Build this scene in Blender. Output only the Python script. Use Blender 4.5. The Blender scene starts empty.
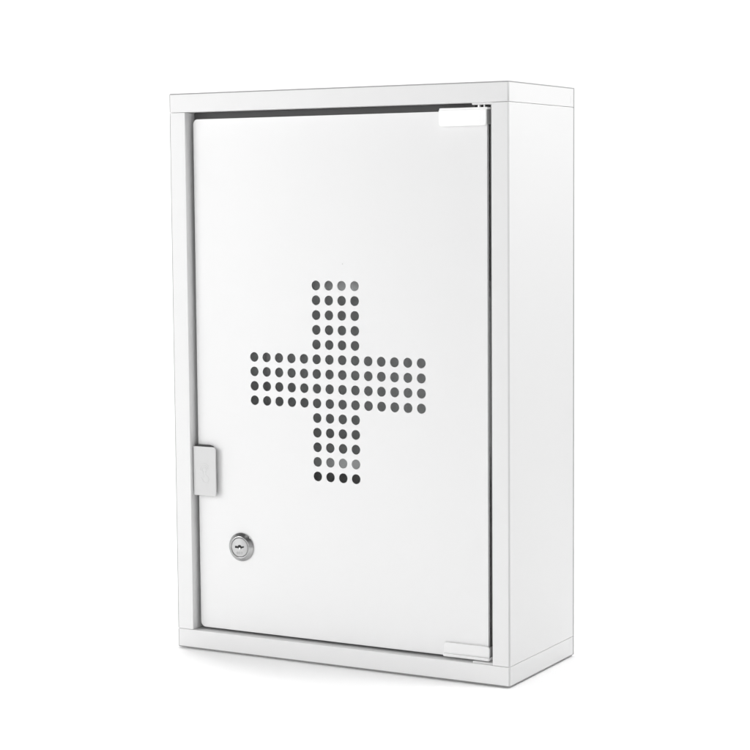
import bpy, bmesh, math, random
from mathutils import Vector, Matrix
R = math.radians
scene = bpy.context.scene
col = scene.collection
scene.render.resolution_x = scene.render.resolution_y = 1024

# ------------------------------------------------------------------ dimensions (metres)
W, D, H = 0.30032, 0.1207, 0.45          # carcass: width (X), depth (Y), height (Z)
TT, TB = 0.01515, 0.01525                # lid and base heights
WL, WR = 0.01514, 0.01425                # side panel thicknesses
LIFT = 0.0
DP = D - 0.0015                          # panels stop at a back sheet, added to draw the dark rear edge
FLOOR_Z = -0.0009                        # base lifted off the floor to shape a dark contact line
DX0, DX1, DZ0, DZ1 = 0.0184, 0.2794, 0.0174, 0.4292   # door outline
DY = 0.0069                              # door front plane
PITCH, GX, GZ, HOLE_R = 0.01154, 0.14839, 0.22303, 0.00385

# ------------------------------------------------------------------ materials
def mat(name, base, rough=0.5, metal=0.0, spec=0.5, bump=0.0, bscale=400.0, var=0.0):
    m = bpy.data.materials.new(name); m.use_nodes = True
    nt = m.node_tree; b = nt.nodes['Principled BSDF']
    b.inputs['Base Color'].default_value = (*base, 1) if len(base) == 3 else base
    b.inputs['Roughness'].default_value = rough
    b.inputs['Metallic'].default_value = metal
    b.inputs['Specular IOR Level'].default_value = spec
    tc = nt.nodes.new('ShaderNodeTexCoord')
    if bump:
        n = nt.nodes.new('ShaderNodeTexNoise'); n.inputs['Scale'].default_value = bscale
        n.inputs['Detail'].default_value = 3
        bp = nt.nodes.new('ShaderNodeBump'); bp.inputs['Strength'].default_value = bump
        bp.inputs['Distance'].default_value = 0.0002
        nt.links.new(tc.outputs['Object'], n.inputs['Vector'])
        nt.links.new(n.outputs['Fac'], bp.inputs['Height'])
        nt.links.new(bp.outputs['Normal'], b.inputs['Normal'])
    if var:
        n2 = nt.nodes.new('ShaderNodeTexNoise'); n2.inputs['Scale'].default_value = 14
        n2.inputs['Detail'].default_value = 5
        mr = nt.nodes.new('ShaderNodeMapRange')
        mr.inputs['To Min'].default_value = rough - var; mr.inputs['To Max'].default_value = rough + var
        nt.links.new(tc.outputs['Object'], n2.inputs['Vector'])
        nt.links.new(n2.outputs['Fac'], mr.inputs['Value'])
        nt.links.new(mr.outputs['Result'], b.inputs['Roughness'])
    return m

PAINT = mat('white powder coat', (0.77, 0.77, 0.77), 0.42, spec=0.4, bump=0.12, bscale=900, var=0.06)
EDGE = mat('edge shade grey', (0.31, 0.31, 0.31), 0.5, spec=0.3)  # dark silhouette shading put into the colour of the outer edges
CORNER = mat('pale edge shade and mark grey', (0.62, 0.62, 0.62), 0.45, spec=0.4)  # grey corner line painted as shade; also colours the speck and a crimp
LATCHM = mat('grey white latch enamel', (0.63, 0.63, 0.63), 0.35, spec=0.4, bump=0.05)
INNER = mat('inside coat', (0.88, 0.88, 0.88), 0.5, spec=0.3)
DOOR = mat('white door coating', (0.90, 0.90, 0.90), 0.3, spec=0.4, bump=0.04, bscale=500, var=0.05)
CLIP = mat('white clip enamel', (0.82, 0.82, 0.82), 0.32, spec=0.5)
CLIPTOP = mat('overexposed clip white', (0.96, 0.96, 0.96), 0.3, spec=0.5)  # lighter copy of the clip white, the top hinge's overexposure put into colour
DARKPAD = mat('dark gap pad', (0.07, 0.07, 0.07), 0.8, spec=0.2)  # made-up pads that darken the gaps behind the latch and under the base
CHROME = mat('chrome', (0.44, 0.44, 0.44), 0.22, metal=1.0, bump=0.05, bscale=300)
SATIN = mat('satin nickel', (0.72, 0.72, 0.72), 0.38, metal=0.9)
PLUG = mat('plug face', (0.56, 0.56, 0.56), 0.62, metal=0.5, bump=0.1, bscale=1500)
# the screen-printed door coating passes a little light into the cabinet
nt = DOOR.node_tree; b_ = nt.nodes['Principled BSDF']
tl = nt.nodes.new('ShaderNodeBsdfTranslucent'); tl.inputs['Color'].default_value = (0.9, 0.9, 0.9, 1)
mx = nt.nodes.new('ShaderNodeMixShader'); mx.inputs[0].default_value = 0.13
nt.links.new(b_.outputs[0], mx.inputs[1]); nt.links.new(tl.outputs[0], mx.inputs[2])
nt.links.new(mx.outputs[0], nt.nodes['Material Output'].inputs['Surface'])
BACKGREY = mat('back sheet edge shade', (0.42, 0.42, 0.42), 0.5, metal=0.2)  # grey chosen to put the rear edge's dark line into the sheet
TOPGAP = mat('top gap shade', (0.125, 0.125, 0.125), 0.6, spec=0.2)  # tone of the shaded gap above the door, put into an added strip
SIDEGAP = mat('side gap shade', (0.26, 0.26, 0.26), 0.7, spec=0.2)  # shade of the hinge-side gap, put into an added strip
BLACK = mat('keyway black', (0.008, 0.008, 0.008), 0.6)
GEDGE = mat('ground glass edge', (0.60, 0.61, 0.61), 0.6)
GREYM = mat('grey hinge steel', (0.34, 0.34, 0.34), 0.4, metal=0.3)
FLOOR = mat('white paper sweep', (0.965, 0.965, 0.965), 0.9, spec=0.1)

GLASS = bpy.data.materials.new('clear pane'); GLASS.use_nodes = True
nt = GLASS.node_tree; nt.nodes.clear()
o_ = nt.nodes.new('ShaderNodeOutputMaterial'); mx = nt.nodes.new('ShaderNodeMixShader')
fr = nt.nodes.new('ShaderNodeFresnel'); fr.inputs['IOR'].default_value = 1.18
tr = nt.nodes.new('ShaderNodeBsdfTransparent'); tr.inputs['Color'].default_value = (0.95, 0.955, 0.955, 1)
gl = nt.nodes.new('ShaderNodeBsdfGlossy'); gl.inputs['Roughness'].default_value = 0.05
nt.links.new(fr.outputs[0], mx.inputs[0]); nt.links.new(tr.outputs[0], mx.inputs[1])
nt.links.new(gl.outputs[0], mx.inputs[2]); nt.links.new(mx.outputs[0], o_.inputs[0])

# ------------------------------------------------------------------ mesh helpers
ORIGIN = Vector((W / 2, D / 2, FLOOR_Z))       # the cabinet's base centre
def link(name, me, mats, parent=None):
    for m in mats: me.materials.append(m)
    o = bpy.data.objects.new(name, me); col.objects.link(o)
    if parent is not None:
        o.parent = parent
    return o

def new_bm(): return bmesh.new()

def add_box(bm, x0, x1, y0, y1, z0, z1, bevel=0.0, segs=2, outer=None, outer_bevel=0.0011):
    """outer: predicate on a face centre -> second material on that bevel strip"""
    t = bmesh.new()
    bmesh.ops.create_cube(t, size=1)
    for v in t.verts:
        v.co = Vector((x0 + (v.co.x + .5) * (x1 - x0), y0 + (v.co.y + .5) * (y1 - y0), z0 + (v.co.z + .5) * (z1 - z0)))
    if bevel and outer:
        t.edges.ensure_lookup_table()
        eo = [e for e in t.edges if outer((e.verts[0].co + e.verts[1].co) / 2)]
        r = bmesh.ops.bevel(t, geom=eo, offset=outer_bevel, segments=segs, profile=0.5, affect='EDGES')
        for f in r['faces']:
            f.smooth = True; f.material_index = outer(f.calc_center_median())
        t.normal_update()
        ei = [e for e in t.edges if len(e.link_faces) == 2 and e.calc_face_angle() > 1.2]
        r = bmesh.ops.bevel(t, geom=ei, offset=bevel, segments=2, profile=0.5, affect='EDGES')
        for f in r['faces']: f.smooth = True
    elif bevel:
        r = bmesh.ops.bevel(t, geom=t.edges[:], offset=bevel, segments=segs, profile=0.5, affect='EDGES')
        for f in r['faces']: f.smooth = True
    merge(bm, t)

def merge(bm, t):
    me = bpy.data.meshes.new('t'); t.to_mesh(me); t.free()
    bm.from_mesh(me); bpy.data.meshes.remove(me)

def finish(name, bm, mats, parent=None, smooth=False, shift=True):
    me = bpy.data.meshes.new(name)
    if shift:
        bmesh.ops.translate(bm, vec=-ORIGIN, verts=bm.verts)
    if smooth:
        for f in bm.faces: f.smooth = True
    bm.to_mesh(me); bm.free()
    return link(name, me, mats, parent)

def plate(bm, outline, holes, y0, y1, bevel=0.0, res=2):
    """flat plate in the XZ plane between y0 (front) and y1, with holes: filled 2-D curve turned into mesh"""
    cu = bpy.data.curves.new('c', 'CURVE'); cu.dimensions = '2D'; cu.fill_mode = 'BOTH'
    for pts in [outline] + holes:
        s = cu.splines.new('POLY'); s.points.add(len(pts) - 1)
        for p, (x, z) in zip(s.points, pts): p.co = (x, z, 0, 1)
        s.use_cyclic_u = True
    th = (y1 - y0) / 2
    cu.extrude = max(th - bevel, 1e-6)
    if bevel:
        cu.bevel_depth = bevel; cu.bevel_resolution = res; cu.offset = -bevel
    ob = bpy.data.objects.new('c', cu); col.objects.link(ob)
    dg = bpy.context.evaluated_depsgraph_get()
    me = bpy.data.meshes.new_from_object(ob.evaluated_get(dg))
    t = bmesh.new(); t.from_mesh(me)
    bpy.data.meshes.remove(me); bpy.data.objects.remove(ob); bpy.data.curves.remove(cu)
    for v in t.verts: v.co = Vector((v.co.x, (y0 + y1) / 2 - v.co.z, v.co.y))
    bmesh.ops.remove_doubles(t, verts=t.verts, dist=1e-7)
    bmesh.ops.recalc_face_normals(t, faces=t.faces)
    for f in t.faces: f.material_index = 0
    merge(bm, t)

def rrect(x0, x1, z0, z1, rbl, rbr, rtr, rtl, n=8):
    pts = []
    for (cx, cz, r, a0) in ((x1 - rbr, z0 + rbr, rbr, -90), (x1 - rtr, z1 - rtr, rtr, 0),
                            (x0 + rtl, z1 - rtl, rtl, 90), (x0 + rbl, z0 + rbl, rbl, 180)):
        if r == 0: pts.append((cx, cz)); continue
        for k in range(n + 1):
            a = R(a0 + 90 * k / n); pts.append((cx + r * math.cos(a), cz + r * math.sin(a)))
    return pts

def circle(cx, cz, r, n=32):
    return [(cx + r * math.cos(2 * math.pi * k / n), cz + r * math.sin(2 * math.pi * k / n)) for k in range(n)]

def lathe(bm, cx, cz, prof, n=64, caps=True):
    """revolve (radius, y) about the Y axis through (cx, cz)"""
    rings = []
    for (r, y) in prof:
        if r < 1e-7: rings.append([bm.verts.new((cx, y, cz))]); continue
        rings.append([bm.verts.new((cx + r * math.cos(2 * math.pi * k / n), y, cz + r * math.sin(2 * math.pi * k / n))) for k in range(n)])
    for a, b in zip(rings, rings[1:]):
        for k in range(n):
            q = (k + 1) % n
            if len(a) == 1: f = bm.faces.new((a[0], b[k], b[q]))
            elif len(b) == 1: f = bm.faces.new((a[k], b[0], a[q]))
            else: f = bm.faces.new((a[k], b[k], b[q], a[q]))
            f.smooth = True
    bmesh.ops.recalc_face_normals(bm, faces=bm.faces)

def tube(bm, pts, r, n=8):
    pts = [Vector(p) for p in pts]
    rings = []
    for i, p in enumerate(pts):
        d = (pts[min(i + 1, len(pts) - 1)] - pts[max(i - 1, 0)]).normalized()
        u = d.cross(Vector((0, 1, 0.013))).normalized(); v = d.cross(u)
        rings.append([bm.verts.new(p + r * (math.cos(2 * math.pi * k / n) * u + math.sin(2 * math.pi * k / n) * v)) for k in range(n)])
    for a, b in zip(rings, rings[1:]):
        for k in range(n):
            f = bm.faces.new((a[k], a[(k + 1) % n], b[(k + 1) % n], b[k])); f.smooth = True
    bm.faces.new(rings[0]); bm.faces.new(rings[-1][::-1])
    bmesh.ops.recalc_face_normals(bm, faces=bm.faces)

# ------------------------------------------------------------------ setting: one white paper sweep
bm = new_bm()
prof = [(-6.0, 0.0)] + [(1.6, 0.0)]
for k in range(1, 17):
    a = R(90 * k / 16); prof.append((1.6 + 0.9 * math.sin(a), 0.9 - 0.9 * math.cos(a)))
prof.append((2.5, 2.2))
prev = None
for (y, z) in prof:
    cur = [bm.verts.new((x, y, z + FLOOR_Z)) for x in (-4.5, 4.0)]
    if prev: bm.faces.new((prev[0], prev[1], cur[1], cur[0])).smooth = True
    prev = cur
bmesh.ops.rotate(bm, cent=(0.15, 0.06, 0), matrix=Matrix.Rotation(R(29), 3, 'Z'), verts=bm.verts)
bmesh.ops.recalc_face_normals(bm, faces=bm.faces)
floor = finish('floor', bm, [FLOOR], shift=False)
floor['kind'] = 'structure'

# ------------------------------------------------------------------ the cabinet
cab = bpy.data.objects.new('first_aid_cabinet', None); col.objects.link(cab)
cab.empty_display_size = 0.1
cab.location = ORIGIN
cab['label'] = 'white metal first aid cabinet with a cross of dark dots on its locked door'
cab['category'] = 'cabinet'

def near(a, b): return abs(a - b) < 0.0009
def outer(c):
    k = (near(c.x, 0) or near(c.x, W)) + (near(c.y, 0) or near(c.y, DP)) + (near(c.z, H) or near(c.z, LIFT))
    if near(c.x, W) and near(c.y, 0) and k == 2: return 2        # near vertical corner gets the paler painted shade
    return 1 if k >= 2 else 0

BV = 0.0004
G = 0.00022
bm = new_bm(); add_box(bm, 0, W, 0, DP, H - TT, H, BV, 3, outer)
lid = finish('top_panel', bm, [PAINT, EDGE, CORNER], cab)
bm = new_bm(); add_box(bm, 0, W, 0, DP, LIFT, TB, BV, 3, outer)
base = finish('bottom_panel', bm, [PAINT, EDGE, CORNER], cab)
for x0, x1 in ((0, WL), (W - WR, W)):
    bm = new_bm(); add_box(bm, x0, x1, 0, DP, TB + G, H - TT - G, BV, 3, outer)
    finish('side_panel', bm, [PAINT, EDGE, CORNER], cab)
bm = new_bm(); add_box(bm, WL - 0.001, W - WR + 0.001, D - 0.0032, D - 0.0012, TB - 0.001, H - TT + 0.001)
finish('back_lining', bm, [INNER], cab)
bm = new_bm(); add_box(bm, 0.0001, W - 0.0001, DP, D, 0.0002, H - 0.0002, 0.0003, 2)
finish('back_sheet', bm, [BACKGREY], cab)
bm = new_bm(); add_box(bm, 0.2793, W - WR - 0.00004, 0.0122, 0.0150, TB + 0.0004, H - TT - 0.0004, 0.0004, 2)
finish('side_gap_shade', bm, [SIDEGAP], cab)
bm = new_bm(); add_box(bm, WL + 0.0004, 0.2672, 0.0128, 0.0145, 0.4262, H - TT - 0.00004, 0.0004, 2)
finish('top_gap_shade', bm, [TOPGAP], cab)
# the two strips above are added to give the door gaps even shade
for zt in (0.1630, 0.3030):                                      # two folded sheet shelves
    bm = new_bm()
    add_box(bm, WL + 0.0006, W - WR - 0.0006, 0.0252, D - 0.0036, zt - 0.0012, zt, 0.0003, 2)
    add_box(bm, WL + 0.0006, W - WR - 0.0006, 0.0240, 0.0251, zt - 0.0118, zt, 0.0003, 2)
    finish('shelf', bm, [INNER], cab)
bm = new_bm()                                                     # unseen inset plinth sheet, added to hold the contact gap open
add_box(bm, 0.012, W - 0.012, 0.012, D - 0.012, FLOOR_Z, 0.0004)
finish('contact_gap_pad', bm, [DARKPAD], cab)

# door: white coating with 96 round openings over a clear pane
holes = []
for j in range(14):
    for i in range(14):
        if 5 <= i <= 8 or 5 <= j <= 8:
            holes.append(circle(GX + (i - 6.5) * PITCH, GZ - (j - 6.5) * PITCH, HOLE_R, 28))
bm = new_bm()
plate(bm, rrect(DX0, DX1, DZ0, DZ1, .0046, .003, .003, .0040), holes, DY, DY + 0.0004)
door = finish('door', bm, [DOOR], cab); door['label'] = 'white door with a cross of round dark dots'
bm = new_bm()
plate(bm, rrect(DX0 + .0002, DX1 + .0001, DZ0 + .0002, DZ1 - .0002, .0046, .003, .003, .0040), [], DY + 0.0006, DY + 0.0028)
for f in bm.faces:
    if abs(f.normal.y) < 0.5: f.material_index = 1
finish('glass_pane', bm, [GLASS, GEDGE], door)

# latch: enamelled clip bent round the free edge of the door, over an added dark pad for the gap's shade
bm = new_bm()
plate(bm, rrect(0.0163, 0.0378, 0.1264, 0.1663, .0004, .0022, .0022, .0006), [], 0.0026, 0.0038, 0.0004)
add_box(bm, 0.0160, 0.0172, 0.0030, 0.0135, 0.1266, 0.1660, 0.0004, 2)
latch = finish('door_latch', bm, [LATCHM], cab)
bm = new_bm()
plate(bm, [(0.0174, 0.1272), (0.0350, 0.1272), (0.0355, 0.1285), (0.0355, 0.1640), (0.0330, 0.1668), (0.0296, 0.1676), (0.0174, 0.1676)], [], 0.0039, DY - 0.00005)
finish('gap_shade_pad', bm, [DARKPAD], latch)  # dark fill in place of the shaded gap behind the plate
bm = new_bm()                                                     # raised push mark: a fingertip under arcs
yb = 0.0026
def arc(cx, cz, r, a0, a1, n=14): return [(cx + r * math.cos(R(a0 + (a1 - a0) * k / n)), yb, cz + r * math.sin(R(a0 + (a1 - a0) * k / n))) for k in range(n + 1)]
fx, fz = 0.0268, 0.1475
tube(bm, arc(fx, fz, 0.0020, -40, 230), 0.00016)
tube(bm, arc(fx, fz, 0.0036, 10, 190), 0.00016)
tube(bm, arc(fx, fz, 0.0052, 35, 150), 0.00016)
tube(bm, [(fx - 0.0013, yb, fz - 0.001), (fx - 0.0006, yb, fz - 0.0056), (fx - 0.0032, yb, fz - 0.0060), (fx - 0.0010, yb, fz - 0.0098), (fx + 0.0030, yb, fz - 0.0106), (fx + 0.0042, yb, fz - 0.0075), (fx + 0.0032, yb, fz - 0.0050), (fx + 0.0013, yb, fz - 0.0042), (fx + 0.0013, yb, fz - 0.001)], 0.00016)
finish('push_mark', bm, [LATCHM], latch)

bm = new_bm(); lathe(bm, 0.1552, 0.3150, [(0.0, DY - .00003), (0.00042, DY - .00003), (0.0003, DY - .00012), (0.0, DY - .00018)], 12)
finish('paint_speck', bm, [CORNER], door)
# hinges: a folded clip holding the door corner, a pin, and a bracket on the carcass
def hinge(x0, x1, zf, zo, s, m, flange_y):
    """zf: free edge of the plate, zo: its fold at the door's outer edge, s: +1 top hinge, -1 bottom hinge"""
    bm = new_bm()
    lo, hi = (zf, zo) if s > 0 else (zo, zf)
    r = 0.0022
    ol = rrect(x0, x1 - 0.0006, lo, hi, r if s > 0 else .0006, r if s > 0 else .0006, r if s < 0 else .0006, r if s < 0 else .0006)
    plate(bm, ol, [], *((0.0038, 0.0056) if s > 0 else (0.0050, 0.0064)), 0.0005)
    plate(bm, rrect(x0 + .001, x1 - .004, lo + .001, hi - .001, .001, .001, .001, .001), [], 0.0054 if s > 0 else 0.0062, DY - 0.00004)
    z0, z1 = (zo - 0.0004, zo + 0.0014) if s > 0 else (zo - 0.0021, zo + 0.0004)
    add_box(bm, x0 + 0.0002, x1, flange_y, 0.0115, z0, z1, 0.0007, 3)
    h = finish('hinge', bm, [m], cab)
    bm = new_bm()
    add_box(bm, DX1 + 0.0002, x1 - 0.0002, 0.0060, 0.0112, lo + 0.0010, hi - 0.0006, 0.0005, 3)
    finish('hinge_leaf', bm, [GREYM], h)
    bm = new_bm()
    px = 0.2724
    pa, pb = (z1 - .0003, H - TT - .0003) if s > 0 else (TB - .0003, z0 + .0003)
    t = bmesh.new(); bmesh.ops.create_cone(t, cap_ends=True, segments=24, radius1=0.0013, radius2=0.0013, depth=pb - pa)
    bmesh.ops.translate(t, vec=(px, 0.0085, (pa + pb) / 2), verts=t.verts); merge(bm, t)
    t = bmesh.new(); bmesh.ops.create_cone(t, cap_ends=True, segments=24, radius1=0.0007, radius2=0.0007, depth=pb - pa)
    bmesh.ops.translate(t, vec=(px + 0.0042, 0.0085, (pa + pb) / 2), verts=t.verts); merge(bm, t)
    finish('hinge_pin', bm, [SATIN], h)
    bm = new_bm()
    ba, bb = (H - TT - .0014, H - TT + .0002) if s > 0 else (TB - .0002, TB + .0010)
    add_box(bm, 0.2680, 0.2848, 0.0030 if s < 0 else 0.005, 0.024, ba, bb, 0.0003, 2)
    finish('hinge_bracket', bm, [CLIP], h)
    return h
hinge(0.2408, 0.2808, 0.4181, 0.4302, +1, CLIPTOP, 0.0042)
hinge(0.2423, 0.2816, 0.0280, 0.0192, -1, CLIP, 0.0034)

# cam lock: chrome bezel, satin plug, keyway
LX, LZ = 0.0590, 0.0863
bm = new_bm()
y = DY
lathe(bm, LX, LZ, [(0.0, y - .0001), (0.0113, y - .0001), (0.0116, y - .0003), (0.0116, y - .0008), (0.0113, y - .0011), (0.0091, y - .0030), (0.0087, y - .0033), (0.0083, y - .0033), (0.0080, y - .0030), (0.0079, y - .0022), (0.0, y - .0022)])
lock = finish('lock', bm, [CHROME], cab)
bm = new_bm()
lathe(bm, LX, LZ, [(0.0, y - .0020), (0.0076, y - .0020), (0.0076, y - .0029), (0.0073, y - .0032), (0.0, y - .0032)])
plug = finish('lock_plug', bm, [PLUG], lock)
# keyway: round hub with two wings, its dark recess painted as a black plate a hair proud of the plug, with a bright pin
bm = new_bm()
hub = lambda a0, a1: [(0.0019 * math.cos(R(a0 + (a1 - a0) * k / 8)), 0.0019 * math.sin(R(a0 + (a1 - a0) * k / 8))) for k in range(9)]
slot = [(-.0044, -.0009), (-.0044, .0006), (-.0036, .0009)] + hub(158, 22) + [(.0036, .0011), (.0043, .0008), (.0042, .0001)] + hub(-28, -152)
plate(bm, [(LX + a, LZ + .0002 + b) for a, b in slot], [], y - .00328, y - .0031)
finish('keyway', bm, [BLACK], lock)
bm = new_bm()
lathe(bm, LX + .0001, LZ - .0011, [(0.0, y - .0031), (0.0011, y - .0031), (0.0011, y - .0034), (0.0008, y - .0036), (0.0, y - .0036)], 24)
finish('key_pin', bm, [SATIN], lock)
# stamped figures under the keyway
cu = bpy.data.curves.new('t', 'FONT'); cu.body = '009'; cu.size = 0.0032; cu.align_x = 'CENTER'; cu.extrude = 0.00006
cu.space_character = 1.25
ob = bpy.data.objects.new('t', cu); col.objects.link(ob)
me = bpy.data.meshes.new_from_object(ob.evaluated_get(bpy.context.evaluated_depsgraph_get()))
bpy.data.objects.remove(ob); bpy.data.curves.remove(cu)
t = bmesh.new(); t.from_mesh(me); bpy.data.meshes.remove(me)
for v in t.verts: v.co = Vector((LX + v.co.x, y - .00322 - v.co.z, LZ - .0055 + v.co.y))
bmesh.ops.recalc_face_normals(t, faces=t.faces)
for f in t.faces: f.material_index = 0
finish('stamped_figures', t, [mat('stamp grey', (.38, .38, .38), .5, metal=.6)], lock)

# small curved crimps near the back corners of lid and base
bm = new_bm(); tube(bm, [(W, D - .0085 + .0016 * k / 6, H - .0125 + .0062 * k / 6) for k in range(7)], 0.00012)
finish('crimp', bm, [CORNER], lid)
bm = new_bm(); tube(bm, [(W, D - .0075 - .0022 * math.sin(R(30 + 60 * (k / 8))) , .0135 - .0085 * k / 8) for k in range(9)], 0.00014)
finish('crimp', bm, [PAINT], base)

# ------------------------------------------------------------------ light
world = bpy.data.worlds.new('World'); scene.world = world; world.use_nodes = True
nt = world.node_tree; bg = nt.nodes['Background']
tc = nt.nodes.new('ShaderNodeTexCoord'); sx = nt.nodes.new('ShaderNodeSeparateXYZ')
rp = nt.nodes.new('ShaderNodeValToRGB')
rp.color_ramp.elements[0].position = 0.0; rp.color_ramp.elements[0].color = (1, 1, 1, 1)
rp.color_ramp.elements[1].position = 0.62; rp.color_ramp.elements[1].color = (0.10, 0.10, 0.10, 1)
e = rp.color_ramp.elements.new(0.30); e.color = (0.85, 0.85, 0.85, 1)
nt.links.new(tc.outputs['Generated'], sx.inputs[0]); nt.links.new(sx.outputs['Z'], rp.inputs['Fac'])
dp = nt.nodes.new('ShaderNodeVectorMath'); dp.operation = 'DOT_PRODUCT'; dp.inputs[1].default_value = (0.97, -0.05, 0.22)
mr = nt.nodes.new('ShaderNodeMapRange'); mr.interpolation_type = 'SMOOTHSTEP'
mr.inputs['From Min'].default_value = 0.35; mr.inputs['From Max'].default_value = 0.95
mr.inputs['To Min'].default_value = 1.0; mr.inputs['To Max'].default_value = 0.35
ml = nt.nodes.new('ShaderNodeVectorMath'); ml.operation = 'SCALE'
nt.links.new(tc.outputs['Generated'], dp.inputs[0]); nt.links.new(dp.outputs['Value'], mr.inputs['Value'])
nt.links.new(rp.outputs['Color'], ml.inputs[0]); nt.links.new(mr.outputs['Result'], ml.inputs['Scale'])
nt.links.new(ml.outputs['Vector'], bg.inputs['Color'])
bg.inputs['Strength'].default_value = 1.40

def area(name, loc, aim, sx, sy, power):
    l = bpy.data.lights.new(name, 'AREA'); l.shape = 'RECTANGLE'; l.size = sx; l.size_y = sy; l.energy = power
    o = bpy.data.objects.new(name, l); col.objects.link(o); o.location = loc
    o.rotation_euler = (Vector(aim) - Vector(loc)).to_track_quat('-Z', 'Y').to_euler()
    return o
area('top_softbox', (0.20, 0.42, 1.75), (0.15, 0.02, 0.0), 1.1, 0.8, 1.4)
area('key_softbox', (-0.62, -0.74, 0.72), (0.08, 0.0, 0.28), 0.5, 0.5, 3.0)
area('low_fill', (-0.75, -0.90, 0.35), (0.05, 0.0, 0.08), 0.6, 0.5, 2.4)  # added fill that brightens the lower front
area('side_softbox', (0.80, 0.05, 1.20), (0.30, 0.05, 0.45), 0.3, 0.3, 7.3)
area('side_fill', (0.92, 0.22, 1.18), (0.30, 0.05, 0.45), 0.4, 0.4, 2.6)
area('floor_fill', (0.45, -0.9, 1.9), (0.50, -0.35, 0.0), 0.8, 0.5, 0.15).data.spread = 1.0  # added light to whiten the floor in front
area('right_floor_fill', (1.5, 1.3, 1.5), (0.75, 0.25, 0.0), 0.6, 0.6, 0.15).data.spread = 1.0  # extra fill, put in to whiten the floor on the right
area('backdrop_fill', (-0.9, 0.6, 2.4), (-0.75, 1.9, 0.2), 2.0, 0.6, 42.5)  # unseen light added to lift the backdrop to white

# ------------------------------------------------------------------ camera (solved from the cabinet's corners)
cam = bpy.data.cameras.new('Camera'); co = bpy.data.objects.new('Camera', cam); col.objects.link(co)
cam.sensor_width = 36; cam.lens = 36 * 1970.747 / 750; cam.clip_start = 0.05; cam.clip_end = 100
right = Vector((0.8737402135, 0.4863276325, -0.0079670046))
fwd = Vector((-0.4850153992, 0.8699169842, -0.0894678891))
up = Vector((-0.0365800741, 0.0820358124, 0.9959578423))
M = Matrix((right, up, -fwd)).transposed().to_4x4(); M.translation = Vector((0.91827002, -1.31146163, 0.36553577))
co.matrix_world = M
scene.camera = co

scene.render.engine = 'CYCLES'
c = scene.cycles
c.max_bounces = 16; c.diffuse_bounces = 10; c.glossy_bounces = 6; c.transparent_max_bounces = 12
c.use_denoising = True
c.sample_clamp_indirect = 10
v = scene.view_settings
v.view_transform = 'Standard'; v.look = 'None'; v.exposure = 0.0; v.gamma = 1.0
